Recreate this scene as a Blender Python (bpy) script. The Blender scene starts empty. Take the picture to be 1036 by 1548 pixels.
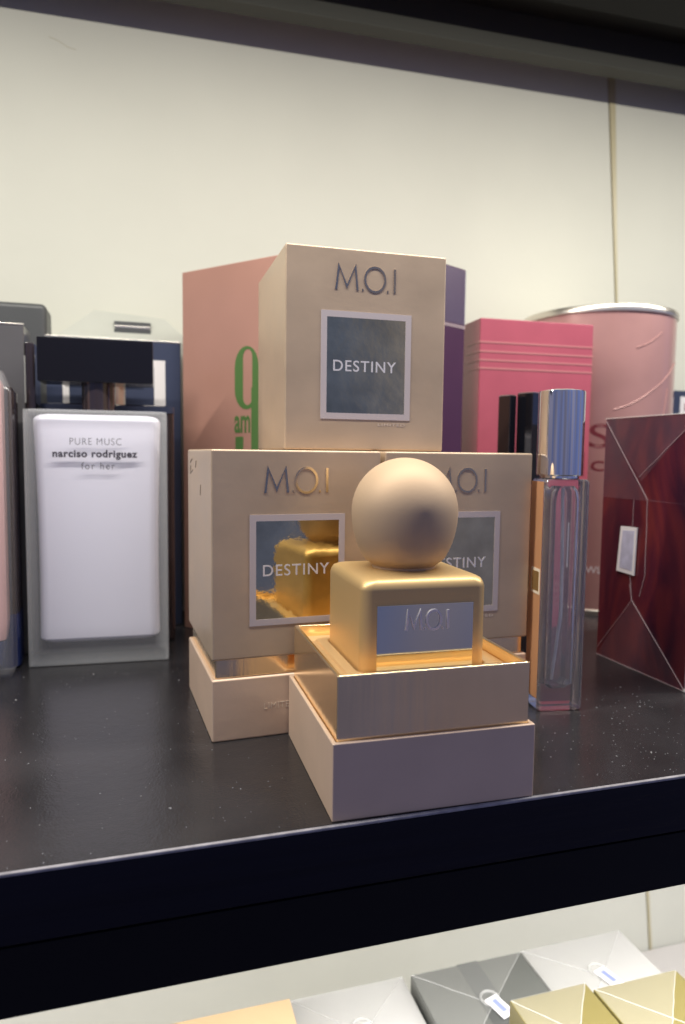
import bpy, bmesh, math, random
from mathutils import Vector, Matrix

CM = 0.01
random.seed(7)
sc = bpy.context.scene
col = sc.collection
R = math.radians

# ------------------------------------------------------------------ camera
cam_d = bpy.data.cameras.new('camera')
cam = bpy.data.objects.new('camera', cam_d)
col.objects.link(cam)
yaw, pitch, roll = 0.28877, -0.081875, 0.0117875
fw = Vector((math.sin(yaw)*math.cos(pitch), math.cos(yaw)*math.cos(pitch), math.sin(pitch)))
rt = Vector((math.cos(yaw), -math.sin(yaw), 0))
up = rt.cross(fw)
rt2 = rt*math.cos(roll) + up*math.sin(roll)
up2 = -rt*math.sin(roll) + up*math.cos(roll)
m3 = Matrix((rt2, up2, -fw)).transposed()
cam.matrix_world = Matrix.Translation(Vector((-5.081, -15.586, 8.9446))*CM) @ m3.to_4x4()
cam_d.sensor_fit = 'VERTICAL'
cam_d.sensor_height = 36.0
cam_d.sensor_width = 36.0
cam_d.lens = 1058.016/1548*36
cam_d.clip_start = 0.005
cam_d.clip_end = 20
cam_d.dof.use_dof = True
cam_d.dof.focus_distance = 0.20
cam_d.dof.aperture_fstop = 15.0
sc.camera = cam

# ------------------------------------------------------------------ world and lamps
w = bpy.data.worlds.new("World")
sc.world = w
w.use_nodes = True
nt = w.node_tree
bg = nt.nodes['Background']
tc = nt.nodes.new('ShaderNodeTexCoord')
sx = nt.nodes.new('ShaderNodeSeparateXYZ')
rp = nt.nodes.new('ShaderNodeValToRGB')
mp = nt.nodes.new('ShaderNodeMapRange')
nt.links.new(tc.outputs['Generated'], sx.inputs[0])
nt.links.new(sx.outputs['Z'], mp.inputs['Value'])
mp.inputs['From Min'].default_value = -1; mp.inputs['From Max'].default_value = 1
nt.links.new(mp.outputs[0], rp.inputs[0])
rp.color_ramp.elements[0].position = 0.20; rp.color_ramp.elements[0].color = (0.064, 0.063, 0.128, 1)
rp.color_ramp.elements[1].position = 0.80; rp.color_ramp.elements[1].color = (0.120, 0.148, 0.290, 1)
wn = nt.nodes.new('ShaderNodeTexNoise'); wn.inputs['Scale'].default_value = 3.0; wn.inputs['Detail'].default_value = 2.0
wm = nt.nodes.new('ShaderNodeMapping'); wm.inputs['Scale'].default_value = (1, 1, .25)
nt.links.new(tc.outputs['Generated'], wm.inputs[0]); nt.links.new(wm.outputs[0], wn.inputs['Vector'])
wr = nt.nodes.new('ShaderNodeMapRange'); wr.inputs[1].default_value = .3; wr.inputs[2].default_value = .7
wr.inputs[3].default_value = .65; wr.inputs[4].default_value = 1.35
nt.links.new(wn.outputs['Fac'], wr.inputs[0])
wx = nt.nodes.new('ShaderNodeVectorMath'); wx.operation = 'SCALE'
wg = nt.nodes.new('ShaderNodeMix'); wg.data_type = 'RGBA'; wg.blend_type = 'MULTIPLY'; wg.inputs['Factor'].default_value = 1.0
wc = nt.nodes.new('ShaderNodeMix'); wc.data_type = 'RGBA'
wc.inputs['A'].default_value = (1.25, 1.05, 0.78, 1); wc.inputs['B'].default_value = (0.88, 0.97, 1.06, 1)
wn2 = nt.nodes.new('ShaderNodeTexNoise'); wn2.inputs['Scale'].default_value = 4.0; wn2.inputs['Detail'].default_value = 1.0
wn2.noise_dimensions = '3D'
wm2 = nt.nodes.new('ShaderNodeMapping'); wm2.inputs['Scale'].default_value = (1, 1, .3); wm2.inputs['Location'].default_value = (3.1, 1.7, 0)
nt.links.new(tc.outputs['Generated'], wm2.inputs[0]); nt.links.new(wm2.outputs[0], wn2.inputs['Vector'])
wr2 = nt.nodes.new('ShaderNodeMapRange'); wr2.inputs[1].default_value = .4; wr2.inputs[2].default_value = .6
nt.links.new(wn2.outputs['Fac'], wr2.inputs[0]); nt.links.new(wr2.outputs[0], wc.inputs['Factor'])
nt.links.new(rp.outputs[0], wg.inputs['A']); nt.links.new(wc.outputs['Result'], wg.inputs['B'])
nt.links.new(wg.outputs['Result'], wx.inputs[0]); nt.links.new(wr.outputs[0], wx.inputs['Scale'])
nt.links.new(wx.outputs[0], bg.inputs['Color'])
bg.inputs['Strength'].default_value = 1.35

def strip_light(name, loc, length, width, energy, color, rot=(0, 0, 0)):
    l = bpy.data.lights.new(name, 'AREA')
    l.shape = 'RECTANGLE'; l.size = length*CM; l.size_y = width*CM
    l.energy = energy; l.color = color
    o = bpy.data.objects.new(name, l)
    o.location = Vector(loc)*CM; o.rotation_euler = rot
    col.objects.link(o)
    return o

TILT = R(-1.05)
strip_light('led_strip_light', (8, 2.6, 34.24), 110, 0.45, 4.9, (1.0, 0.955, 0.865), (R(8), TILT, 0))
strip_light('lower_led_strip_light', (8, 1.6, -3.75), 110, 0.6, 3.9, (1.0, 0.975, 0.95))

sc.view_settings.view_transform = 'Standard'
sc.view_settings.look = 'None'
sc.view_settings.exposure = 0
sc.view_settings.gamma = 1
sc.view_settings.use_curve_mapping = False
sc.cycles.use_denoising = True
sc.cycles.max_bounces = 14
sc.cycles.transmission_bounces = 12
sc.cycles.transparent_max_bounces = 16
sc.cycles.glossy_bounces = 8
sc.cycles.sample_clamp_indirect = 4.0

# ------------------------------------------------------------------ helpers: objects
def thing(name, label, cat, loc=(0, 0, 0), rz=0, group=None):
    o = bpy.data.objects.new(name, None); col.objects.link(o)
    o.empty_display_size = 0.01
    o.location = Vector(loc)*CM; o.rotation_euler = (0, 0, rz)
    o['label'] = label; o['category'] = cat
    if group: o['group'] = group
    return o

def link_mesh(name, me, mat=None, parent=None, loc=(0, 0, 0), rot=(0, 0, 0), smooth=True):
    o = bpy.data.objects.new(name, me); col.objects.link(o)
    if mat: me.materials.clear(); me.materials.append(mat)
    if smooth:
        me.polygons.foreach_set('use_smooth', [True]*len(me.polygons))
        try: me.set_sharp_from_angle(angle=R(35))
        except Exception: pass
    o.location = Vector(loc)*CM; o.rotation_euler = rot
    if parent: o.parent = parent
    return o

def obj(name, bm, mat, parent=None, loc=(0, 0, 0), rot=(0, 0, 0), smooth=True, even=True):
    bmesh.ops.recalc_face_normals(bm, faces=bm.faces)
    for v in bm.verts: v.co *= CM
    me = bpy.data.meshes.new(name); bm.to_mesh(me); bm.free()
    o = link_mesh(name, me, mat, parent, loc, rot, smooth)
    if smooth and even:
        wn_ = o.modifiers.new('even_normals', 'WEIGHTED_NORMAL'); wn_.keep_sharp = True; wn_.weight = 90
    return o

# ------------------------------------------------------------------ helpers: shapes (cm)
def rbox(x0, y0, z0, x1, y1, z1, bev=0.0, seg=3, bm=None):
    if bm is None: bm = bmesh.new()
    vs = [bm.verts.new((x, y, z)) for z in (z0, z1) for y in (y0, y1) for x in (x0, x1)]
    fs = [(0, 2, 3, 1), (4, 5, 7, 6), (0, 1, 5, 4), (2, 6, 7, 3), (0, 4, 6, 2), (1, 3, 7, 5)]
    faces = [bm.faces.new([vs[i] for i in f]) for f in fs]
    if bev > 0:
        es = set(e for f in faces for e in f.edges)
        bmesh.ops.bevel(bm, geom=list(es), offset=bev, segments=seg, profile=0.5, affect='EDGES')
    return bm

def open_box(w, d, z0, h, t, floor, bev=0.03, wob=0.0):
    """hollow open-topped box, origin at front-left bottom corner"""
    bm = bmesh.new()
    def loop(i, z): return [bm.verts.new(p) for p in ((i, i, z), (w-i, i, z), (w-i, d-i, z), (i, d-i, z))]
    a = loop(0, z0); b = loop(0, h); c = loop(t, h); e = loop(t, floor)
    def band(p, q):
        for k in range(4): bm.faces.new((p[k], p[(k+1) % 4], q[(k+1) % 4], q[k]))
    bm.faces.new(a); band(a, b); band(b, c); band(c, e); bm.faces.new(e)
    bmesh.ops.bevel(bm, geom=[ed for ed in bm.edges if ed.verts[0] not in e or ed.verts[1] not in e],
                    offset=bev, segments=3, profile=0.5, affect='EDGES')
    return bm

def rrect(w, d, r, z, n=6):
    pts = []
    for cx, cy, a0 in ((w/2-r, d/2-r, 0), (-w/2+r, d/2-r, 90), (-w/2+r, -d/2+r, 180), (w/2-r, -d/2+r, 270)):
        for k in range(n+1):
            a = R(a0+90*k/n)
            pts.append((cx+r*math.cos(a), cy+r*math.sin(a), z))
    return pts

def loft(loops, bm=None, cap0=True, cap1=True):
    if bm is None: bm = bmesh.new()
    rows = [[bm.verts.new(p) for p in l] for l in loops]
    n = len(rows[0])
    for a, b in zip(rows, rows[1:]):
        for k in range(n): bm.faces.new((a[k], a[(k+1) % n], b[(k+1) % n], b[k]))
    if cap0: bm.faces.new(rows[0][::-1])
    if cap1: bm.faces.new(rows[-1])
    return bm

def lathe(profile, n=48, bm=None, cap0=True, cap1=True, cx=0, cy=0):
    return loft([[(cx+r*math.cos(2*math.pi*k/n), cy+r*math.sin(2*math.pi*k/n), z) for k in range(n)] for r, z in profile], bm, cap0, cap1)

def tube(pts, r, n=8, bm=None):
    if bm is None: bm = bmesh.new()
    P = [Vector(p) for p in pts]; rows = []
    for i, p in enumerate(P):
        d = (P[min(i+1, len(P)-1)]-P[max(i-1, 0)]).normalized()
        a = d.orthogonal().normalized() if i == 0 else (a - d*a.dot(d)).normalized()
        b = d.cross(a)
        rows.append([bm.verts.new(p+a*r*math.cos(2*math.pi*k/n)+b*r*math.sin(2*math.pi*k/n)) for k in range(n)])
    for u, v in zip(rows, rows[1:]):
        for k in range(n): bm.faces.new((u[k], u[(k+1) % n], v[(k+1) % n], v[k]))
    bm.faces.new(rows[0][::-1]); bm.faces.new(rows[-1])
    return bm

def stroke(pts, wd, depth, bm, closed=False):
    """raised ribbon letter stroke in the XZ plane, front towards -y"""
    P = [Vector((p[0], p[1])) for p in pts]; n = len(P); L = []; Rr = []
    for i in range(n):
        if closed: a, b = P[i-1], P[(i+1) % n]
        else: a, b = P[max(i-1, 0)], P[min(i+1, n-1)]
        d = (b-a).normalized(); nn = Vector((-d.y, d.x))
        s = 1.0
        if 0 < i < n-1 or closed:
            d1 = (P[i]-P[i-1]).normalized(); c = abs(Vector((-d1.y, d1.x)).dot(nn)); s = min(1/max(c, .3), 2.2)
        L.append(P[i]+nn*wd/2*s); Rr.append(P[i]-nn*wd/2*s)
    def ring(q, y): return [bm.verts.new((v.x, y, v.y)) for v in q]
    lf, rf, lb, rb = ring(L, -depth), ring(Rr, -depth), ring(L, 0.004), ring(Rr, 0.004)
    for i in range(n if closed else n-1):
        j = (i+1) % n
        bm.faces.new((lf[i], rf[i], rf[j], lf[j])); bm.faces.new((lb[i], lf[i], lf[j], lb[j])); bm.faces.new((rf[i], rb[i], rb[j], rf[j]))
    if not closed:
        bm.faces.new((lb[0], rb[0], rf[0], lf[0])); bm.faces.new((lf[-1], rf[-1], rb[-1], lb[-1]))

def moi(h, wd, depth, width):
    """the thin capitals M.O.I, width in total, origin bottom left"""
    bm = bmesh.new(); k = width/2.03; 
    def s(pts, c=False): stroke([(x*k, z*h/0.76) for x, z in pts], wd, depth, bm, c)
    s([(0.0, 0), (0.09, 0.76), (0.36, 0.10), (0.64, 0.76), (0.72, 0)])
    dot = lambda x: s([(x-.025, 0.035), (x+.025, 0.035)])
    dot(0.90)
    s([(1.32+.345*math.cos(2*math.pi*i/40), 0.38+.385*math.sin(2*math.pi*i/40)) for i in range(40)], True)
    dot(1.76)
    s([(2.0, 0.0), (2.0, 0.76)])
    return bm

DG = None
def text_bm(s, height, width=None, spacing=1.0, offset=0.0, depth=0.01, res=6):
    """text in the XZ plane facing -y; origin at the bottom left; fitted to height (capital) and width"""
    cu = bpy.data.curves.new('t', 'FONT'); cu.body = s; cu.size = 1.0; cu.space_character = spacing
    cu.offset = offset; cu.extrude = 0.01; cu.resolution_u = res
    o = bpy.data.objects.new('t', cu); col.objects.link(o)
    dg = bpy.context.evaluated_depsgraph_get(); dg.update()
    me = bpy.data.meshes.new_from_object(o.evaluated_get(dg))
    bm = bmesh.new(); bm.from_mesh(me)
    bpy.data.objects.remove(o); bpy.data.curves.remove(cu); bpy.data.meshes.remove(me)
    xs = [v.co.x for v in bm.verts]; x0, x1 = min(xs), max(xs)
    ky = height/0.73
    kx = (width/(x1-x0)) if width else ky
    for v in bm.verts:
        x, y, z = v.co
        v.co = Vector(((x-x0)*kx, -depth if z > 0 else 0.004, y*ky))
    return bm

# ------------------------------------------------------------------ materials
MATS = {}
def mat(name, color=(0.5, 0.5, 0.5), rough=0.5, metal=0.0, bump=0.0, bscale=40, bstretch=(1, 1, 1), vary=0.0, vscale=20,
        coat=0.0, trans=0.0, ior=1.45, alpha=1.0, rvary=0.0, spec=0.5, bump2=0.0, b2scale=400, vstretch=(1, 1, 1), coatr=0.08):
    m = bpy.data.materials.new(name); m.use_nodes = True; MATS[name] = m
    n = m.node_tree.nodes; l = m.node_tree.links; b = n['Principled BSDF']
    b.inputs['Base Color'].default_value = (*color, 1); b.inputs['Roughness'].default_value = rough
    b.inputs['Metallic'].default_value = metal; b.inputs['IOR'].default_value = ior
    b.inputs['Coat Weight'].default_value = coat; b.inputs['Coat Roughness'].default_value = coatr
    b.inputs['Transmission Weight'].default_value = trans; b.inputs['Alpha'].default_value = alpha
    b.inputs['Specular IOR Level'].default_value = spec
    tcn = n.new('ShaderNodeTexCoord')
    def noise(scale, stretch, detail=4):
        mpn = n.new('ShaderNodeMapping'); mpn.inputs['Scale'].default_value = stretch
        l.new(tcn.outputs['Object'], mpn.inputs['Vector'])
        nn = n.new('ShaderNodeTexNoise'); nn.inputs['Scale'].default_value = scale; nn.inputs['Detail'].default_value = detail
        l.new(mpn.outputs[0], nn.inputs['Vector']); return nn
    if vary:
        nn = noise(vscale, vstretch)
        mx = n.new('ShaderNodeMix'); mx.data_type = 'RGBA'
        mr = n.new('ShaderNodeMapRange'); mr.inputs[1].default_value = .3; mr.inputs[2].default_value = .7
        l.new(nn.outputs['Fac'], mr.inputs[0]); l.new(mr.outputs[0], mx.inputs['Factor'])
        mx.inputs['A'].default_value = (*[c*(1-vary) for c in color], 1)
        mx.inputs['B'].default_value = (*[min(1, c*(1+vary)) for c in color], 1)
        l.new(mx.outputs['Result'], b.inputs['Base Color'])
        if rvary:
            m2 = n.new('ShaderNodeMapRange'); m2.inputs[1].default_value = .3; m2.inputs[2].default_value = .7
            m2.inputs[3].default_value = rough-rvary; m2.inputs[4].default_value = rough+rvary
            l.new(nn.outputs['Fac'], m2.inputs[0]); l.new(m2.outputs[0], b.inputs['Roughness'])
    last = None
    if bump2:
        nb = noise(b2scale, (1, 1, 1), 2); bp = n.new('ShaderNodeBump'); bp.inputs['Strength'].default_value = bump2
        bp.inputs['Distance'].default_value = 0.0002
        l.new(nb.outputs['Fac'], bp.inputs['Height']); last = bp
    if bump:
        nb = noise(bscale, bstretch); bp = n.new('ShaderNodeBump'); bp.inputs['Strength'].default_value = bump
        bp.inputs['Distance'].default_value = 0.001
        l.new(nb.outputs['Fac'], bp.inputs['Height'])
        if last: l.new(last.outputs[0], bp.inputs['Normal'])
        last = bp
    if last:
        l.new(last.outputs[0], b.inputs['Normal'])
        if coat: l.new(last.outputs[0], b.inputs['Coat Normal'])
    return m

def film(name, tint=(0.9, 0.9, 0.9), alpha=0.1, rough=0.15, bump=0.3, bscale=60, diffuse=None):
    """thin clear film or frosted layer: see-through with a gloss and a little body"""
    m = mat(name, tint, rough, 0, bump=bump, bscale=bscale)
    n = m.node_tree.nodes; l = m.node_tree.links; b = n['Principled BSDF']; out = n['Material Output']
    tr = n.new('ShaderNodeBsdfTransparent'); mx = n.new('ShaderNodeMixShader')
    mx.inputs[0].default_value = alpha
    l.new(tr.outputs[0], mx.inputs[1]); l.new(b.outputs[0], mx.inputs[2]); l.new(mx.outputs[0], out.inputs['Surface'])
    return m

paper = mat('champagne_card', (0.52, 0.395, 0.275), 0.38, 0.25, bump=0.13, bscale=42, vary=0.09, vscale=38, vstretch=(1, 1, 1.6), bump2=0.12, rvary=.05)
paper_base = mat('champagne_card_base', (0.66, 0.49, 0.36), 0.46, 0.15, bump=0.06, bscale=90, vary=0.04, vscale=60, bump2=0.15)
foil_card = mat('gold_foil_card', (0.95, 0.72, 0.42), 0.18, 0.92, bump=0.06, bscale=140, bstretch=(3, 3, .25), vary=0.05, vscale=50)
insert_m = mat('gold_insert_card', (0.86, 0.62, 0.33), 0.32, 0.6, bump=.08, bscale=60)
foil = mat('mirror_foil', (0.68, 0.60, 0.36), 0.06, 1.0, bump=0.11, bscale=120, vary=.16, vscale=110)
foil_letters = mat('foil_lettering', (0.62, 0.52, 0.36), 0.12, 1.0)
scuff_m = mat('pale_scuff', (0.42, 0.34, 0.27), .7)
frame_print = mat('lilac_frame_print', (0.52, 0.46, 0.46), 0.55, 0.0)
white_print = mat('silver_white_print', (0.72, 0.70, 0.72), 0.4, 0.2)
faint_print = mat('faint_gloss_print', (0.78, 0.68, 0.56), 0.3, 0.3)
gold_lacquer = mat('satin_gold_lacquer', (0.66, 0.45, 0.20), 0.42, 0.5, bump2=0.08, b2scale=900)
ball_lacquer = mat('satin_champagne_lacquer', (0.52, 0.375, 0.245), 0.58, 0.22, spec=.25, bump2=0.08, b2scale=900)
plate_metal = mat('polished_plate', (0.80, 0.77, 0.64), 0.05, 1.0, bump=0.03, bscale=60)
plate_letters = mat('embossed_plate_letters', (0.62, 0.60, 0.64), 0.30, 0.3)
shelf_top = mat('black_laminate', (0.022, 0.021, 0.023), 0.22, 0, bump=0.08, bscale=300, vary=0.25, vscale=30, rvary=0.05, bump2=0.25, b2scale=1500, spec=0.6)
shelf_edge = mat('worn_edge_band', (0.27, 0.26, 0.28), 0.42, 0, vary=0.3, vscale=200, bump=.1, bscale=400)
shelf_face = mat('black_fascia', (0.005, 0.005, 0.010), 0.45, 0, bump=0.3, bscale=60, bstretch=(.15, 1, 4), vary=0.3, vscale=60, vstretch=(.1, 1, 4), spec=.22)
rail_black = mat('black_rail', (0.003, 0.003, 0.004), 0.55, spec=.2)
wall_m = mat('cream_wall', (0.575, 0.575, 0.50), 0.6, 0, bump=0.25, bscale=70, vary=0.03, vscale=12, bump2=0.1)
joint_m = mat('beige_joint', (0.46, 0.41, 0.26), 0.35, bump=.1)
olive_m = mat('dark_batten', (0.045, 0.045, 0.037), 0.5, bump=0.1)
under_m = mat('dark_underside', (0.012, 0.011, 0.009), 0.5)
steel_m = mat('aluminium_channel', (0.5, 0.5, 0.52), 0.35, 1.0)
pink_m = mat('dusty_pink_card', (0.42, 0.225, 0.175), 0.36, 0.1, bump=0.12, bscale=50, vary=0.05, vscale=25, coat=.4)
green_m = mat('green_print', (0.075, 0.16, 0.045), 0.4)
purple_m = mat('plum_card', (0.065, 0.020, 0.048), 0.3, 0.1, coat=.6, vary=.1, vscale=30)
hot_m = mat('hot_pink_card', (0.37, 0.080, 0.115), 0.38, 0, bump=.12, bscale=60, vary=0.08, vscale=40, coat=.35)
hot_stripe = mat('pale_pink_stripe', (0.40, 0.15, 0.16), 0.35)
rose_m = mat('rose_paper', (0.41, 0.225, 0.21), 0.30, 0.15, bump=.9, bscale=16, vary=0.10, vscale=20, coat=.5)
silver_m = mat('brushed_rim', (0.75, 0.70, 0.62), 0.28, 0.95)
darkred_print = mat('dark_red_print', (0.17, 0.03, 0.04), 0.4)
chrome = mat('chrome_cap', (0.86, 0.86, 0.88), 0.05, 1.0)
clear_glass = mat('clear_glass', (0.97, 0.98, 1.0), 0.0, 0, trans=1.0, ior=1.46)
for cg in (clear_glass,):
    n_ = cg.node_tree.nodes; l_ = cg.node_tree.links
    df = n_.new('ShaderNodeBsdfDiffuse'); df.inputs['Color'].default_value = (.62, .60, .62, 1)
    mx_ = n_.new('ShaderNodeMixShader'); mx_.inputs[0].default_value = .11
    l_.new(n_['Principled BSDF'].outputs[0], mx_.inputs[1]); l_.new(df.outputs[0], mx_.inputs[2]); l_.new(mx_.outputs[0], n_['Material Output'].inputs['Surface'])
clear_plastic = mat('clear_tube_plastic', (0.80, 0.79, 0.86), 0.25, 0, trans=0.15, ior=1.4)
peach_m = mat('peach_strip', (0.62, 0.33, 0.17), 0.35, 0.25, vary=.06, vscale=60)
goldlabel_m = mat('gold_sticker', (0.72, 0.50, 0.20), 0.25, 0.8)
cream_m = mat('cream_line', (0.80, 0.72, 0.58), .4)
gloss_black = mat('gloss_black', (0.006, 0.006, 0.008), 0.07, 0, coat=1)
cap_black = mat('bottle_cap_black', (0.006, 0.006, 0.009), 0.16, 0)
white_body = mat('milky_white', (0.77, 0.76, 0.86), 0.35, 0)
navy_m = mat('navy_card', (0.035, 0.045, 0.085), 0.4, vary=.08, coat=.3)
white_card = mat('white_card', (0.72, 0.70, 0.70), 0.45)
grey_gable = mat('grey_translucent_card', (0.42, 0.43, 0.38), 0.5, bump=.2, bscale=60, vary=.08)
charcoal_m = mat('charcoal_card', (0.065, 0.068, 0.070), 0.42, vary=.08, bump=.1)
charcoal2_m = mat('warm_charcoal_card', (0.085, 0.082, 0.085), 0.30, vary=.1, coat=.5, bump=.15)
smoke_m = mat('smoked_glass', (0.025, 0.018, 0.020), 0.12, 0, coat=1)
blueglint_m = mat('blue_glint_glass', (0.01, 0.02, 0.09), 0.08, 0, coat=1)  # blue glints and refraction of the glass bases put into the colour
pinkglass_m = mat('pink_enamel', (0.62, 0.36, 0.34), 0.3, coat=.6)
ink = mat('grey_ink', (0.13, 0.13, 0.15), 0.5)
ink_dark = mat('dark_ink', (0.05, 0.045, 0.06), 0.5)
frost = film('frosted_glass', (0.60, 0.61, 0.66), 0.17, 0.4, 0.03)
edge_light = film('edge_light_film', (0.72, 0.74, 0.74), 0.07, 0.5, 0.05)  # pale film standing in for the light caught at the glass edges
wrap = film('cellophane', (0.8, 0.8, 0.8), 0.10, 0.10, 0.5, 60)
seam_m = film('cellophane_seam', (0.62, 0.50, 0.52), 0.34, 0.2, 0.2)
seam_white = film('pale_seam', (0.75, 0.75, 0.72), 0.28, 0.25, 0.2)
tag_m = mat('pale_blue_tag', (0.55, 0.56, 0.72), 0.4, vary=.15, vscale=200)
tag_rim = mat('tag_border', (0.85, 0.84, 0.86), 0.45)
tag_print = mat('tag_print', (0.22, 0.26, 0.62), 0.4)
darkgrey_m = mat('grey_green_card', (0.115, 0.12, 0.108), 0.4, vary=.1, coat=.6, bump=.3)
darkgrey2_m = mat('deep_grey_band', (0.08, 0.085, 0.08), 0.4, coat=.6, bump=.3)
olivegold_m = mat('pale_gold_card', (0.18, 0.15, 0.05), 0.36, 0.2, vary=.08, coat=.6, bump=.4)
marble_m = mat('white_marbled_card', (0.46, 0.455, 0.43), 0.35, vary=.05, coat=.6, bump=.4)
tan_m = mat('tan_card', (0.52, 0.37, 0.21), 0.45, vary=.04)
lower_floor_m = mat('white_laminate', (0.68, 0.65, 0.62), 0.4, vary=.02)

# dark red feathered print: procedural colour bands
redbox_m = mat('maroon_feather_card', (0.10, 0.012, 0.018), 0.32, 0, bump=.25, bscale=45, coat=.7, coatr=0.12)
n = redbox_m.node_tree.nodes; l = redbox_m.node_tree.links
tcn = n.new('ShaderNodeTexCoord'); mpn = n.new('ShaderNodeMapping'); mpn.inputs['Scale'].default_value = (1, 1, .38)
mpn.inputs['Rotation'].default_value = (R(14), 0, 0)
ns = n.new('ShaderNodeTexNoise'); ns.inputs['Scale'].default_value = 48; ns.inputs['Detail'].default_value = 2.5; ns.inputs['Distortion'].default_value = 1.6
cr = n.new('ShaderNodeValToRGB')
e = cr.color_ramp.elements
e[0].position = .34; e[0].color = (0.034, 0.006, 0.020, 1)
e[1].position = .70; e[1].color = (0.15, 0.022, 0.024, 1)
x = e.new(.50); x.color = (0.080, 0.011, 0.022, 1)
l.new(tcn.outputs['Object'], mpn.inputs[0]); l.new(mpn.outputs[0], ns.inputs['Vector']); l.new(ns.outputs['Fac'], cr.inputs[0])
l.new(cr.outputs[0], n['Principled BSDF'].inputs['Base Color'])

# ------------------------------------------------------------------ setting: wall, shelves
wall = bpy.data.objects.new('wall', None); col.objects.link(wall); wall['kind'] = 'structure'
wall.location = Vector((0, 27.5, 0))*CM
def seamx(z, side):
    pts = ((46, 25.3, 26.15), (34.8, 26.30, 26.92), (20.2, 27.62, 27.86), (-31, 33.5, 33.8))
    for (z1, a1, b1), (z0, a0, b0) in zip(pts, pts[1:]):
        if z >= z0:
            t = (z-z0)/(z1-z0); return (a0+(a1-a0)*t, b0+(b1-b0)*t)[side]
    return (33.5, 33.8)[side]
zs = (46, 34.8, 20.2, 0, -31)
def wall_panel(side):
    bm = bmesh.new(); far = (-75, 110)[side]; rows = []
    for z in zs:
        s = seamx(z, side)
        rows.append([bm.verts.new((far, 0, z)), bm.verts.new((s, 0, z)), bm.verts.new((s, 1.2, z)), bm.verts.new((far, 1.2, z))])
    for a, b in zip(rows, rows[1:]):
        for k in range(4): bm.faces.new((a[k], a[(k+1) % 4], b[(k+1) % 4], b[k]))
    bm.faces.new(rows[0]); bm.faces.new(rows[-1])
    return bm
obj('wall_panel', wall_panel(0), wall_m, wall, smooth=False)
obj('wall_panel', wall_panel(1), wall_m, wall, smooth=False)
bm = bmesh.new(); rows = []
for z in zs:
    a, b = seamx(z, 0), seamx(z, 1)
    rows.append([bm.verts.new((a+.10, -.04, z)), bm.verts.new((b-.01, -.04, z)), bm.verts.new((b-.02, .6, z)), bm.verts.new((a+.10, .6, z))])
for a, b in zip(rows, rows[1:]):
    for k in range(4): bm.faces.new((a[k], a[(k+1) % 4], b[(k+1) % 4], b[k]))
bm.faces.new(rows[0]); bm.faces.new(rows[-1])
obj('joint_strip', bm, joint_m, wall, smooth=False)

obj('scratch', tube([(-9.3, -.005, 31.45), (-8.9, -.005, 31.35), (-8.3, -.005, 31.05), (-7.9, -.005, 31.0)], .010, 5), joint_m, wall)

sh = thing('display_shelf', 'black laminate display shelf with worn grey front edge carrying the perfume boxes', 'shelf', (0, 0, 0))
obj('shelf_board', rbox(-75, 0.09, -1.60, 110, 27.45, 0, .02, 2), shelf_top, sh)
obj('edge_band', rbox(-75, -0.02, -0.085, 110, 0.088, 0.004, .03, 2), shelf_edge, sh)
obj('front_fascia', rbox(-75, -0.015, -1.62, 110, 0.086, -0.09, .02, 2), shelf_face, sh)
obj('front_rail', rbox(-75, 0.03, -3.32, 110, 1.1, -1.70, .05, 2), rail_black, sh)
obj('underside_panel', rbox(-75, 1.11, -2.5, 110, 27.45, -1.61), white_card, sh)

us = thing('upper_shelf', 'dark upper shelf seen from below across the top of the picture', 'shelf', (3, 0, 33.0))
us.rotation_euler = (0, TILT, 0)
obj('underside_board', rbox(-78, -0.5, 2.2, 107, 27.3, 4.0), under_m, us)
obj('rear_batten', rbox(-78, 23.9, 0.0, 107, 25.0, 2.19, .03, 2), olive_m, us)
obj('front_rail', rbox(-78, -0.6, 0.2, 107, 0.3, 2.19, .05, 2), rail_black, us)
obj('middle_rail', rbox(-78, 17.6, 0.9, 107, 20.8, 2.19, .25, 3), rail_black, us)
obj('light_channel', rbox(-78, 1.8, 1.55, 107, 3.6, 2.19, .03, 2), steel_m, us)

ls = thing('lower_shelf', 'white lower shelf under the black one with wrapped perfume boxes on it', 'shelf', (0, 0, -31))
obj('shelf_board', rbox(-75, -2, 0, 110, 27.45, 1.3, .03, 2), lower_floor_m, ls)

# ------------------------------------------------------------------ gift boxes
W5 = 5.5; LH = 6.5; BH = 1.97
def lid_parts(root, z0):
    a = obj('lid', rbox(0, 0, z0, W5, W5, z0+LH, .07, 4), paper, root)
    # foil window with a raised pale frame
    bm = bmesh.new()
    x0, x1, q0, q1 = 1.17, 4.27, z0+1.02, z0+4.50
    i = .2
    rbox(x0, -.012, q0, x1, .01, q0+i, bm=bm); rbox(x0, -.012, q1-i, x1, .01, q1, bm=bm)
    rbox(x0, -.012, q0+i, x0+i, .01, q1-i, bm=bm); rbox(x1-i, -.012, q0+i, x1, .01, q1-i, bm=bm)
    obj('picture_frame', bm, frame_print, a)
    p = obj('foil_window', rbox(x0+i, -.005, q0+i, x1-i, .01, q1-i), foil, a, smooth=False)
    p2 = obj('word_lettering', text_bm('DESTINY', .37, 2.16, 1.12, .004, .012), white_print, a, (1.59, 0, z0+2.58))
    obj('brand_lettering', moi(.77, .075, .012, 2.03), foil_letters, a, (1.66, 0, z0+5.18))
    obj('small_lettering', text_bm('LIMITED', .09, .95, 1.2, 0, .006), faint_print, a, (3.15, 0, z0+.82))
    return a

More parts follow.
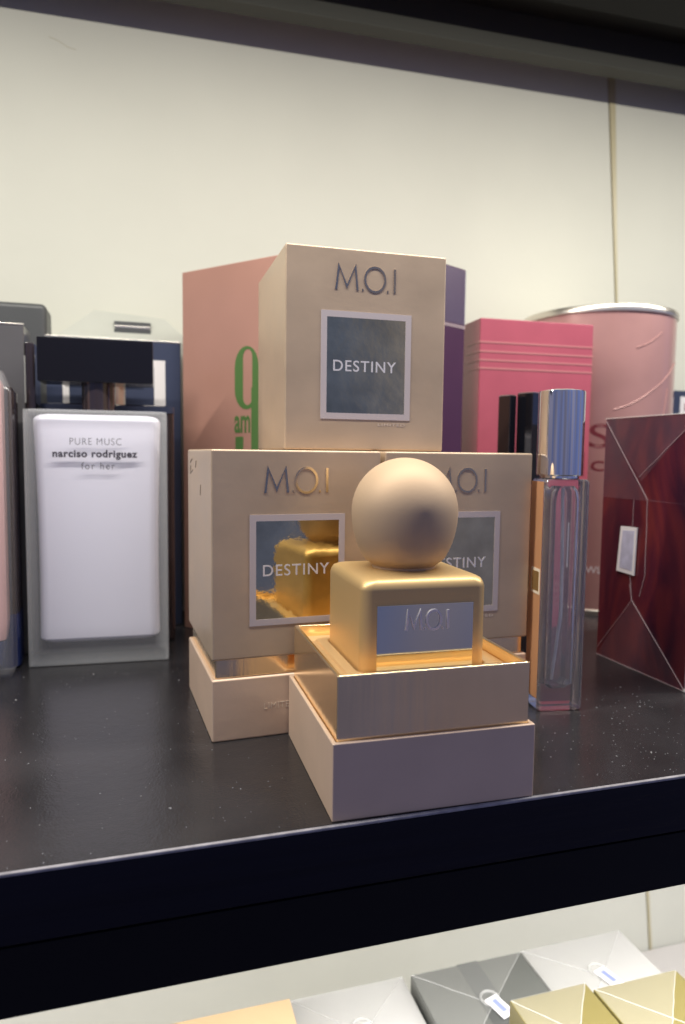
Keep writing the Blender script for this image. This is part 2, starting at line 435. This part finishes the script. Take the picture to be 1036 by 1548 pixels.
def closed_box(label, loc, rz):
    r = thing('perfume_gift_box', label, 'box', loc, rz, 'champagne gift boxes with a foil window')
    b = obj('box_base', rbox(0, 0, 0, W5, W5, BH, .06, 4), paper_base, r)
    obj('small_lettering', text_bm('LIMITED EDITION', .21, 2.25, 1.15, -.01, .008), faint_print, b, (1.64, 0, .9))
    obj('gold_inner_sleeve', rbox(.13, .13, BH-.1, W5-.13, W5-.13, 2.70, .05, 3), foil_card, r)
    lid_parts(r, 2.564)
    return r
def scuffs(root, marks):
    for y, z0, z1, dy in marks:
        obj('scuff_mark', tube([(-.004, y, z0), (-.006, y+dy*.5, (z0+z1)/2), (-.004, y+dy, z1)], .020, 5), scuff_m, root)
b1 = closed_box('closed champagne gift box, lower left of the stack, its DESTINY foil mirroring the gold bottle', (-2.89, 5.646, 0), .053)
closed_box('closed champagne gift box, lower right of the stack, beside the glass vial', (2.74, 5.9, 0), .018)
scuffs(b1, ((4.2, 8.75, 8.60, .5), (4.1, 8.35, 8.2, .7), (3.2, 8.7, 8.45, .15), (2.2, 7.9, 7.55, .05), (4.6, 8.5, 8.3, .1)))
r = thing('gift_box_lid', 'champagne gift box lid with a DESTINY window resting on the two closed boxes', 'box lid', (-.447, 6.644, 9.085), -.0133)
lid_parts(r, 0)

r = thing('open_gift_box', 'open bottom half of a champagne gift box at the shelf edge around the gold bottle', 'box', (-.58, .16, 0), -.0187)
obj('box_base', open_box(W5, W5, 0, BH, .12, .12, .035), paper_base, r)
obj('inner_tray', open_box(5.23, 5.23, .13, 3.6, .13, .95, .04), foil_card, r, (.135, .135, 0))
bm = bmesh.new()
HB = 3.50
ringz = [rrect(4.95, 4.95, .03, 1.0), rrect(4.95, 4.95, .03, 3.24), rrect(4.90, 4.90, .03, 3.27), rrect(HB+.75, HB+.75, .3, 3.27), rrect(HB+.66, HB+.66, .3, 3.33), rrect(HB+.16, HB+.16, .36, 3.36), rrect(HB+.09, HB+.09, .36, 3.30), rrect(HB+.09, HB+.09, .36, 1.0)]
obj('gold_insert', loft(ringz, cap0=False, cap1=False), insert_m, r, (2.75, 2.72, 0))

# gold bottle
r = thing('perfume_bottle', 'square satin gold perfume bottle with a round ball cap standing in the open box', 'perfume bottle', (2.22, 2.83, .96), -.0187)
BW = 3.52; T = 4.76
prof = [(BW-.5, .3, 0), (BW-.16, .36, .08), (BW, .32, .3), (BW, .30, 2.4), (BW, .30, T-.26), (BW-.05, .30, T-.14), (BW-.16, .30, T-.04), (BW-.36, .32, T+.015),
        (BW-.8, .4, T+.05), (BW-1.5, .5, T+.08), (BW-2.4, .5, T+.09)]
obj('bottle_body', loft([rrect(a, a, rr, z) for a, rr, z in prof]), gold_lacquer, r)
pr = [(.9, T+.02), (.9, T+.14)]
zc = 7.38-.96
for i in range(0, 13):
    t = -math.asin(1.40/2.04) + (math.asin(1.40/2.04))*i/12
    pr.append((1.5*math.cos(t), zc+2.04*math.sin(t)))
pr[2] = (pr[2][0]-.06, pr[2][1]); pr.insert(3, (pr[2][0]+.045, pr[2][1]+.02))
for i in range(1, 20):
    t = math.pi/2*i/19
    pr.append((max(1.5*math.cos(t), .01), zc+1.5*math.sin(t)))
obj('ball_cap', lathe(pr, 72), ball_lacquer, r, even=False)
pl = obj('name_plate', rbox(-1.36, -BW/2-.018, 1.6, 1.34, -BW/2+.02, 4.12, .012, 2), plate_metal, r)
obj('brand_lettering', moi(.50, .060, .035, 1.18), plate_letters, pl, (-.56, -BW/2-.019, 3.45))

# ------------------------------------------------------------------ frosted white bottle and the one behind it
r = thing('perfume_bottle', 'tall flat frosted bottle with a milky white core and wide black cap', 'perfume bottle', (-6.52, 16.25, 0), R(-2.6))
def bottle_loops(w, d, h, rr):
    return [rrect(w-.3, d-.3, rr, 0), rrect(w-.06, d-.06, rr, .05), rrect(w, d, rr, .2), rrect(w, d, rr, h-.25), rrect(w-.08, d-.08, rr, h-.10), rrect(w-.35, d-.35, rr, h)]
W, D, H = 5.66, 2.3, 10.66
obj('glass_shell', loft(bottle_loops(W, D, H, .22)), frost, r)
def core(wt, wb, dd, z0, z1):
    L = []
    for i in range(17):
        t = i/16; z = z0+(z1-z0)*t
        L.append(rrect(wb+(wt-wb)*t - .14*math.sin(math.pi*t), dd, .42, z))
    bot = [rrect(wb-2*a, dd-1.2*a, .40, z0-.22+b) for a, b in ((.42, 0), (.26, .04), (.13, .10), (.05, .16))]
    top = [rrect(wt-2*a, dd-1.4*a, .40, z1+b) for a, b in ((.03, .08), (.10, .16), (.22, .23), (.40, .27), (.60, .28))]
    return loft(bot+L+top)
for k, ww in enumerate((.56, .46, .37, .29, .22, .16)):  # stacked sheets paint the shell's brighter edges as a soft gradient
    bm = bmesh.new(); y_ = -D/2-.002-.002*k
    o_ = [(-W/2+.03, .03), (W/2-.03, .03), (W/2-.03, H-.03), (-W/2+.03, H-.03)]; i_ = [(-W/2+ww, ww*1.3), (W/2-ww, ww*1.3), (W/2-ww, H-ww*.8), (-W/2+ww, H-ww*.8)]
    a_ = [bm.verts.new((x, y_, z)) for x, z in o_]; b_ = [bm.verts.new((x, y_, z)) for x, z in i_]
    for q in range(4): bm.faces.new((a_[q], a_[(q+1) % 4], b_[(q+1) % 4], b_[q]))
    obj('edge_light_ring', bm, edge_light, r, smooth=False)
inner = obj('milky_core', core(5.06, 4.86, 1.9, 1.12, 10.2), white_body, r)
obj('neck', lathe([(.68, 10.62), (.68, 11.85)], 32), smoke_m, r, even=False)
obj('cap', rbox(-2.28, -.85, 11.80, 2.26, .85, 13.58, .03, 3), cap_black, r)
yf = -D/2-.004
obj('word_lettering', text_bm('PURE MUSC', .30, 2.02, 1.15, -.01, .006), ink, r, (-1.05, yf, 9.22))
obj('name_lettering', text_bm('narciso rodriguez', .30, 3.32, 1.1, .036, .006), ink_dark, r, (-1.72, yf, 8.72))
obj('phrase_lettering', text_bm('for her', .30, 1.32, 1.25, 0, .006), ink, r, (-.62, yf, 8.22))

r = thing('perfume_bottle', 'dark smoked glass bottle almost hidden behind the frosted white bottle', 'perfume bottle', (-6.15, 19.2, 0), R(-2))
obj('bottle_body', loft(bottle_loops(5.75, 2.2, 11.1, .3)), smoke_m, r)
obj('shoulder_band', loft([rrect(5.80, 2.26, .3, 10.75), rrect(5.80, 2.26, .3, 11.05)]), navy_m, r)
obj('neck', lathe([(.7, 11.08), (.7, 12.3)], 24), silver_m, r, even=False)
obj('cap', rbox(-2.0, -.6, 11.95, 1.5, .7, 13.3, .03, 2), cap_black, r)

r = thing('perfume_box', 'navy blue box with a white printed panel behind the frosted bottle', 'box', (-9.4, 21.3, 0), 0)
obj('carton', rbox(0, 0, 0, 6.62, 3, 14.5, .05, 3), navy_m, r)
obj('printed_panel', rbox(1.0, -.012, 11.0, 5.85, .02, 13.55, 0), white_card, r)
obj('dark_panel', rbox(1.3, -.022, 11.2, 5.3, .01, 13.2, 0), navy_m, r)
obj('foil_edge', rbox(-.01, -.02, 14.44, 6.63, .06, 14.53, .02, 2), silver_m, r)
r = thing('gable_box', 'pale grey gable-topped carton with a slotted handle behind the navy box', 'box', (-9.1, 24.5, 0), 0)
bm = bmesh.new()
obj('carton', rbox(0, 0, 0, 7.2, 2.4, 14.9, .05, 2), grey_gable, r)
L = [[(0.0, 0, 14.9), (7.2, 0, 14.9), (7.2, 2.4, 14.9), (0.0, 2.4, 14.9)], [(2.0, .9, 16.6), (5.7, .9, 16.35), (5.7, 1.5, 16.35), (2.0, 1.5, 16.6)]]
g = obj('gable_top', loft(L), grey_gable, r)
bm = bmesh.new(); rbox(3.05, .38, 15.78, 4.95, .86, 16.0, bm=bm); rbox(3.05, .30, 15.38, 4.95, .80, 15.62, bm=bm)
obj('handle_slot', bm, charcoal_m, g)
obj('slot_strip', rbox(3.08, .28, 15.63, 4.92, .78, 15.77, .02, 2), silver_m, g)

# ------------------------------------------------------------------ far left group
r = thing('perfume_box', 'tall plain charcoal box with a rounded corner at the back left', 'box', (-19.0, 21.2, 0), 0)
obj('carton', rbox(0, 0, 0, 9.95, 2.3, 15.98, .28, 4), charcoal_m, r)
r = thing('perfume_box', 'glossy charcoal wrapped box in front of the tall plain charcoal one', 'box', (-19.5, 17.4, 0), 0)
obj('carton', rbox(0, 0, 0, 9.95, 2.0, 14.3, .06, 3), charcoal2_m, r)
obj('cellophane_edge', rbox(9.93, -.03, 11.0, 9.98, .03, 13.0, .01, 1), seam_white, r)
obj('foil_edge', rbox(0, -.02, 14.27, 9.96, .05, 14.34, .02, 2), silver_m, r)
obj('wrap_flap', rbox(9.96, .02, 0.02, 10.35, 1.9, 13.6, .1, 2), smoke_m, r)
r = thing('perfume_bottle', 'smoked glass bottle with painted blue glints at its base between the pink and frosted bottles', 'perfume bottle', (-11.8, 15.9, 0), 0)
obj('bottle_body', loft([rrect(4.2, 1.5, .35, z) for z in (2.3, 6, 11.3)] + [rrect(4.0, 1.3, .35, 11.5), rrect(3.4, .9, .3, 11.6)]), smoke_m, r)
obj('glass_base', loft([rrect(4.0, 1.4, .3, 0.0), rrect(4.22, 1.52, .35, .12), rrect(4.22, 1.52, .35, 2.29)]), blueglint_m, r)
r = thing('perfume_bottle', 'pale pink bottle in a clear glass shell cut off by the left edge', 'perfume bottle', (-12.15, 14.5, 0), R(1))
obj('pink_core', loft([rrect(4.2, .9, .2, 1.5), rrect(4.35, 1.0, .2, 2.2), rrect(4.35, 1.0, .2, 11.5), rrect(4.1, .8, .2, 11.75)]), pinkglass_m, r)
obj('blue_refraction', loft([rrect(4.0, .9, .2, .5), rrect(4.2, .95, .2, 1.46)]), blueglint_m, r)  # blue refraction in the clear base, painted as a coloured block
obj('glass_shell', loft([rrect(4.6, 1.2, .2, 0), rrect(4.8, 1.45, .25, .25), rrect(4.85, 1.45, .25, 11.3), rrect(4.4, 1.1, .25, 12.0)]), film('shell_glass', (.8, .8, .82), .14, .04, .02), r)

# ------------------------------------------------------------------ pink 9 am box and plum box
r = thing('perfume_box', 'large dusty pink box with a green 9 am print behind the stack', 'box', (-2.74, 20.61, 0), math.atan2(-.765, .645))
obj('carton', rbox(0, 0, 0, 8.2, 3.4, 17.8, .05, 3), pink_m, r)
# big condensed figure 9 made of thick verticals and arcs
bm = bmesh.new()
def poly_xz(pts_out, pts_in=None):
    n_ = len(pts_out); fo = [bm.verts.new((x, -.012, z)) for x, z in pts_out]; fi = [bm.verts.new((x, -.012, z)) for x, z in pts_in]
    bo = [bm.verts.new((x, .004, z)) for x, z in pts_out]; bi = [bm.verts.new((x, .004, z)) for x, z in pts_in]
    for k in range(n_):
        j = (k+1) % n_
        bm.faces.new((fo[k], fo[j], fi[j], fi[k])); bm.faces.new((fo[k], bo[k], bo[j], fo[j])); bm.faces.new((fi[k], fi[j], bi[j], bi[k]))
def stad(x0, x1, z0, z1, n_=10):
    rr = (x1-x0)/2; cx = (x0+x1)/2; P = []
    for k in range(n_+1): a = math.pi*k/n_; P.append((cx+rr*math.cos(a), z1-rr*1.3+rr*1.3*math.sin(a)))
    for k in range(n_+1): a = math.pi+math.pi*k/n_; P.append((cx+rr*math.cos(a), z0+rr*1.3+rr*1.3*math.sin(a)))
    return P
poly_xz(stad(3.48, 4.93, 11.0, 13.93), stad(3.99, 4.56, 11.2, 13.78))
obj('large_figure', bm, green_m, r)
obj('figure_tail', rbox(4.50, -.011, 6.9, 4.93, .003, 12.0), green_m, r)
obj('word_lettering', text_bm('am', 1.18, .97, 1.0, .02, .012), green_m, r, (3.46, 0, 9.94))
obj('green_block', rbox(3.52, -.011, 7.6, 4.01, .003, 9.73), green_m, r)
r = thing('perfume_box', 'dark plum box standing behind the right side of the upper lid', 'box', (10.2-.893*2.9, 15.6-.45*2.9, 0), R(26.7))
obj('carton', rbox(0, 0, 0, 2.9, 3.6, 17.8, .05, 3), purple_m, r)
obj('cellophane_band', rbox(-.01, -.012, 15.2, 2.91, .0, 17.75, 0), film('lilac_film', (.22, .20, .30), .26, .3, .1), r)
obj('cellophane_seam', rbox(0, -.02, 15.0, 2.9, 0, 15.16, 0), seam_m, r)

# ------------------------------------------------------------------ hot pink box
r = thing('perfume_box', 'hot pink box with embossed horizontal stripes behind the glass vial', 'box', (11.22, 15.95, 0), R(-2.2))
c = obj('carton', rbox(0, 0, 0, 6.28, 4.0, 15.70, .05, 3), hot_m, r)
for z in (14.55, 14.1, 13.68, 13.28):
    obj('stripe', rbox(-.012, -.018, z-.07, 6.292, 1.5, z+.04, .01, 1), hot_stripe, c)
for z in (2.3, 1.95, 1.6, 1.25):
    obj('stripe', rbox(-.012, -.018, z-.05, 6.292, 1.5, z+.03, .01, 1), hot_stripe, c)
obj('mark_print', rbox(5.92, -.012, 8.0, 6.02, .004, 9.2), darkred_print, c)
obj('mark_dot', rbox(5.92, -.012, 7.6, 6.02, .004, 7.75), darkred_print, c)
obj('small_lettering', text_bm('EAU DE PARFUM', .16, 1.6, 1.1, 0, .006), darkred_print, c, (4.4, 0, 2.6))

# ------------------------------------------------------------------ rose cylinder
r = thing('cylinder_box', 'round rose pink canister with a metal rim in wrinkled wrap at the back right', 'canister', (22.1, 21.7, 0), 0)
CR = 4.38
obj('canister_body', lathe([(CR-.05, .02), (CR, .35), (CR, 16.9), (CR, 17.05)], 96), rose_m, r, even=False)
obj('lid_rim', lathe([(CR-.02, 16.93), (CR+.10, 16.98), (CR+.12, 17.2), (CR+.05, 17.34), (CR-.1, 17.38), (CR-.3, 17.3), (0.1, 17.28)], 96), silver_m, r, even=False)
obj('base_rim', lathe([(CR+.06, 0.0), (CR+.09, .1), (CR+.09, .26), (CR+.02, .32)], 96), silver_m, r, even=False)
def on_cyl(pts, rr=CR+.01):
    out = []
    for x, z in pts:
        dx = max(-1, min(1, (x-22.1)/rr)); out.append((rr*dx, -rr*math.sqrt(max(0, 1-dx*dx)), z))
    return out
def seg_pts(a, b, n_=12, sag=0.12):
    return [(a[0]+(b[0]-a[0])*k/n_, a[1]+(b[1]-a[1])*k/n_ - sag*math.sin(math.pi*k/n_)) for k in range(n_+1)]
for a, b in (((24.8, 14.4), (22.6, 12.7)), ((22.6, 12.7), (20.4, 11.6)), ((23.2, 15.95), (21.5, 15.0)), ((26.4, 15.0), (24.8, 14.4)), ((24.0, 12.9), (23.2, 9.2))):
    obj('wrap_crease', tube(on_cyl(seg_pts(a, b)), .035, 6), rose_m, r)
tb = text_bm('S', 1.4, .9, 1, .0, .012)
for v in tb.verts:
    px = 19.35+v.co.x; dx = (px-22.1)/(CR+.0); v.co = Vector((CR*dx*(1-v.co.y/CR), -CR*math.sqrt(1-dx*dx)*(1-v.co.y/CR), v.co.z+9.5))
obj('large_lettering', tb, darkred_print, r)
tb = text_bm('c', .9, .6, 1, .0, .012)
for v in tb.verts:
    px = 19.45+v.co.x; dx = (px-22.1)/CR; v.co = Vector((CR*dx*(1-v.co.y/CR), -CR*math.sqrt(1-dx*dx)*(1-v.co.y/CR), v.co.z+8.2))
obj('large_lettering', tb, darkred_print, r)
tb = text_bm('WL', .42, .75, 1, .0, .012)
for v in tb.verts:
    px = 19.4+v.co.x; dx = (px-22.1)/CR; v.co = Vector((CR*dx*(1-v.co.y/CR), -CR*math.sqrt(1-dx*dx)*(1-v.co.y/CR), v.co.z+2.4))
obj('small_lettering', tb, white_print, r)

r = thing('perfume_box', 'small dark box with a pale panel peeking out behind the canister at the right edge', 'box', (30.0, 24, 0), 0)
obj('carton', rbox(0, 0, 0, 5, 2.6, 13.55, .05, 2), navy_m, r)
obj('printed_panel', rbox(.55, -.012, 9.5, 4.4, .01, 13.15), white_card, r)
obj('red_print', rbox(.95, -.02, 12.2, 2.2, 0, 12.75, .08, 2), hot_m, r)

# ------------------------------------------------------------------ wrapped maroon box
r = thing('wrapped_box', 'dark maroon box in folded cellophane with a small pale blue tag', 'box', (15.05, 5.78, 0), 0)
RW = 5.4; RH = 10.66
obj('carton', rbox(0, 0, 0, 8.5, RW, RH, .04, 3), redbox_m, r)
def face_pt(y, z, off=.03): return (-off, y-5.78, z)
def fold(pts, rad=.018):
    P = []
    for a, b in zip(pts, pts[1:]):
        for k in range(6):
            t = k/6; j = random.uniform(-.012, .012)
            P.append(face_pt(a[0]+(b[0]-a[0])*t+j, a[1]+(b[1]-a[1])*t+j))
    P.append(face_pt(*pts[-1]))
    return tube(P, rad, 6)
obj('fold_seam', fold([(11.1, 10.55), (9.0, 8.1), (8.28, 7.26), (8.22, 4.12), (8.5, 3.2)]), seam_m, r)
obj('fold_seam', fold([(5.82, 10.5), (8.85, 8.15)], .016), seam_m, r)
obj('fold_seam', fold([(11.1, .35), (8.95, 2.95), (9.12, 3.6)], .015), seam_m, r)
obj('fold_seam', fold([(9.12, 4.0), (8.95, 2.95), (5.82, .1)], .02), seam_m, r)
obj('fold_seam', fold([(9.1, 7.2), (9.12, 4.0)], .012), seam_m, r)
# folded flaps of film, each a very thin sheet
def flap(pts, off):
    bm = bmesh.new()
    f = [bm.verts.new(face_pt(y, z, off)) for y, z in pts]; b = [bm.verts.new(face_pt(y, z, off-.02)) for y, z in pts]
    bm.faces.new(f); bm.faces.new(b[::-1])
    for k in range(len(pts)): bm.faces.new((f[k], f[(k+1) % len(pts)], b[(k+1) % len(pts)], b[k]))
    return bm
redfilm = film('red_box_film', (.45, .34, .40), .05, .18, .12, 70)
obj('film_flap', flap([(11.12, 10.6), (5.82, 10.6), (8.7, 8.0)], .026), redfilm, r, smooth=False)
obj('film_flap', flap([(11.12, .05), (5.82, .05), (8.95, 2.95)], .026), redfilm, r, smooth=False)
obj('film_flap', flap([(11.12, 10.4), (9.0, 8.1), (8.28, 7.26), (5.82, 7.2), (11.12, 7.2)], .050), redfilm, r, smooth=False)
obj('film_edge', rbox(-.03, -.03, -.0+.01, 8.5, .03, .05, .01, 1), seam_m, r)
obj('film_edge', rbox(-.035, 0, .01, .01, RW, .05, .01, 1), seam_m, r)
obj('film_edge', rbox(-.04, -.03, RH-.03, .02, RW, RH+.03, .02, 2), seam_white, r)
obj('film_edge', rbox(-.03, -.03, 0.05, .02, .02, RH, .01, 2), seam_m, r)
obj('film_knot', lathe([(.03, 0), (.09, .05), (.06, .12), (.02, .16)], 10), seam_white, r, (-.02, -.02, .0))
def skew_tag(pts, off, th, m, nm, parent):
    bm = bmesh.new()
    f = [bm.verts.new(face_pt(y, z, off+th)) for y, z in pts]; b = [bm.verts.new(face_pt(y, z, off)) for y, z in pts]
    bm.faces.new(f); bm.faces.new(b[::-1])
    for k in range(4): bm.faces.new((f[k], f[(k+1) % 4], b[(k+1) % 4], b[k]))
    return obj(nm, bm, m, parent, smooth=False)
tg = skew_tag([(9.75, 6.02), (8.74, 6.05), (8.80, 4.02), (9.92, 4.06)], .05, .05, tag_rim, 'security_tag', r)
skew_tag([(9.60, 5.85), (8.88, 5.90), (8.93, 4.20), (9.72, 4.24)], .102, .01, tag_m, 'tag_face', tg)

# ------------------------------------------------------------------ glass vial
r = thing('spray_vial', 'slim clear glass spray vial with a tall chrome cap beside the gift boxes', 'spray vial', (9.28, 5.85, 0), R(-9))
VW, VD, VH = 1.66, 1.25, 8.2
obj('glass_body', loft([rrect(VW-.16, VD-.16, .12, .012), rrect(VW, VD, .16, .1), rrect(VW, VD, .16, VH-.12), rrect(VW-.12, VD-.12, .16, VH-.02), rrect(1.1, 1.0, .48, VH)]), clear_glass, r)
bm = loft([rrect(.7, .6, .2, .78, 5), rrect(1.12, .80, .25, .95, 5), rrect(1.14, .82, .25, VH-.8, 5), rrect(1.1, .8, .3, VH-.45, 5), rrect(.8, .7, .3, VH-.25, 5)])
o = obj('inner_cavity', bm, clear_glass, r)
for p in o.data.polygons: p.flip()
obj('dip_tube', tube([(.05+.10*math.sin(t*2.2), 0.0, 7.9-6.9*t) if t < .65 else (.05+.10*math.sin(t*2.2)-.75*(t-.65), 0, 7.9-6.9*t) for t in [i/18 for i in range(19)]], .062, 10), clear_plastic, r)
obj('collar', lathe([(.62, VH-.02), (.66, VH+.02), (.66, VH+.12), (.6, VH+.16)], 40), chrome, r, (-.05, 0, 0), even=False)
obj('cap', lathe([(.76, VH+.10), (.79, VH+.14), (.79, VH+2.95), (.775, VH+3.02), (.70, VH+3.05), (.05, VH+3.06)], 160), chrome, r, (-.06, 0, 0), even=False)
sl = obj('side_strip', rbox(-VW/2-.010, -VD/2+.12, .45, -VW/2-.003, VD/2-.1, VH-.1), peach_m, r)  # opaque peach strip over the vial's left face
obj('gold_sticker', rbox(-VW/2-.020, -VD/2+.16, 4.15, -VW/2-.0105, VD/2-.35, 5.05), cream_m, sl)
obj('gold_sticker_face', rbox(-VW/2-.024, -VD/2+.24, 4.25, -VW/2-.0195, VD/2-.42, 4.95), goldlabel_m, sl)

# ------------------------------------------------------------------ two black capped bottles behind
for cx, cy, cw, cd, h, lab in ((11.15, 13.0, .46, .66, 11.68, 'black glossy square cap bottle, left of the two behind the right gift box'),
                               (12.12, 12.7, .78, .84, 11.80, 'wider black glossy square cap bottle right beside the chrome capped vial')):
    r = thing('perfume_bottle', lab, 'perfume bottle', (cx, cy, 0), R(24), 'black capped bottles behind the gift boxes')
    obj('bottle_body', loft([rrect(cw, cd, .06, z) for z in (0, 4, 7.4)] + [rrect(cw*.85, cd*.85, .06, 7.6)]), smoke_m, r)
    obj('cap', loft([rrect(cw, cd, .03, z) for z in (7.65, h-.03)] + [rrect(cw-.05, cd-.05, .03, h)]), gloss_black, r)
    obj('cap_rim', loft([rrect(cw-.06, cd-.06, .03, h+.001), rrect(cw-.06, cd-.06, .03, h+.03)]), silver_m, r)

# ------------------------------------------------------------------ lower shelf boxes
FL = -29.7
def ring_tag(parent, x, y, z, ang):
    bm = bmesh.new()
    P = [(x+.42*math.cos(2*math.pi*i/28), y+.42*math.sin(2*math.pi*i/28), z+.02) for i in range(28)]
    bm = tube(P+[P[0], P[1]], .07, 8)
    obj('ring_seal', bm, seam_white, parent)
    t = obj('security_tag', rbox(-.34, -1.0, 0, .34, .22, .07, .01, 1), tag_rim, parent, (x+.05, y-.25, z+.05), (0, 0, ang))
    obj('tag_face', rbox(-.25, -.92, .071, .25, .14, .08), tag_m, t)
    obj('tag_code_print', rbox(-.12, -.75, .081, .12, 0.0, .086), tag_print, t)
def low_box(label, x0, y0, x1, y1, top, m, tag=True, band=None, rz=0, folds=True):
    r = thing('wrapped_box', label, 'box', (x0, y0, FL), rz, 'wrapped boxes on the lower shelf')
    w_, d_, h_ = x1-x0, y1-y0, top-FL
    obj('carton', rbox(0, 0, 0, w_, d_, h_, .05, 2), m, r)
    cx, cy = w_/2, d_/2
    if band: obj('colour_band', rbox(cx-.55, -.01, 1, cx+.55, d_+.01, h_+.012), band, r)
    if folds:
        for a in ((.05, .05), (w_-.05, .05), (.05, d_-.05), (w_-.05, d_-.05)):
            P = [(a[0]+(cx-a[0])*k/6+random.uniform(-.02, .02), a[1]+(cy-a[1])*k/6+random.uniform(-.02, .02), h_+.02) for k in range(7)]
            obj('fold_seam', tube(P, .018, 5), seam_white, r)
        bm = bmesh.new()
        for tri in (((.05, d_-.03), (w_-.05, d_-.03), (cx, cy)), ((.03, .05), (.03, d_-.05), (cx, cy))):
            a = [bm.verts.new((p[0], p[1], h_+.018)) for p in tri]; b = [bm.verts.new((p[0], p[1], h_+.024)) for p in tri]
            bm.faces.new(b); bm.faces.new(a[::-1])
            for k in range(3): bm.faces.new((a[k], a[(k+1) % 3], b[(k+1) % 3], b[k]))
        obj('film_flap', bm, film('flap_film', (.6, .6, .56), .08, .3, .1), r, smooth=False)
    if tag: ring_tag(r, cx, cy+.35, h_+.03, R(16))
    return r
low_box('grey green wrapped box with a darker band and a ring tag on the lower shelf', 7.35, 8.4, 13.3, 13.85, -16, darkgrey_m, True, darkgrey2_m)
low_box('left pale gold wrapped box on the lower shelf', 9.2, 3.6, 12.77, 7.95, -13, olivegold_m, False)
low_box('right pale gold wrapped box on the lower shelf, partly cut by the picture edge', 12.86, 3.2, 17.0, 7.55, -13, olivegold_m, False)
low_box('white marbled wrapped box with a ring tag at the right of the lower shelf', 13.7, 9.2, 19.72, 14.5, -16.5, marble_m, True)
low_box('white marbled wrapped box with a ring tag between the tan and the grey green boxes', 1.5, 9.0, 7.2, 14.5, -16.5, marble_m, True)
low_box('plain tan box at the left of the lower shelf', -4.2, 8.8, 1.2, 12.85, -15, tan_m, False, folds=False)
r = thing('ring_handle', 'small dark brown loop handle between the grey green and pale gold boxes', 'loop', (12.1, 8.15, -16), 0)
P = [(.45*math.cos(2*math.pi*i/20), 0, .45*math.sin(2*math.pi*i/20)) for i in range(20)]
obj('loop', tube(P+P[:2], .13, 8), smoke_m, r, (0, 0, .5))
obj('stem', rbox(-.14, -.14, FL+16, .14, .14, 0, .03, 2), smoke_m, r)

# ------------------------------------------------------------------ dust on the shelf
bm = bmesh.new()
rnd = random.Random(3)
for i in range(760):
    if i < 560: x, y = rnd.uniform(-11, 14), rnd.uniform(.15, 14)
    else: x, y = rnd.gauss(10.5, 2.6), abs(rnd.gauss(2.6, 2.0))+.15
    if -.7 < x < 5 and y < 6: continue
    s = rnd.choice((.008, .010, .013, .018)) * (1.9 if rnd.random() < .04 else 1)
    a = rnd.uniform(0, 6.28); e = rnd.uniform(1, 2.6)
    p = [bm.verts.new((x+s*e*math.cos(a), y+s*e*math.sin(a), .001)), bm.verts.new((x+s*math.cos(a+2.1), y+s*math.sin(a+2.1), .001)),
         bm.verts.new((x+s*math.cos(a+4.2), y+s*math.sin(a+4.2), .001)), bm.verts.new((x, y, .001+s))]
    for f in ((0, 1, 3), (1, 2, 3), (2, 0, 3)): bm.faces.new([p[k] for k in f])
o = obj('dust_specks', bm, mat('dust', (0.30, 0.30, 0.31), .8), None, smooth=False)
o['kind'] = 'stuff'; o['label'] = 'pale dust specks scattered on the black shelf top'; o['category'] = 'dust'
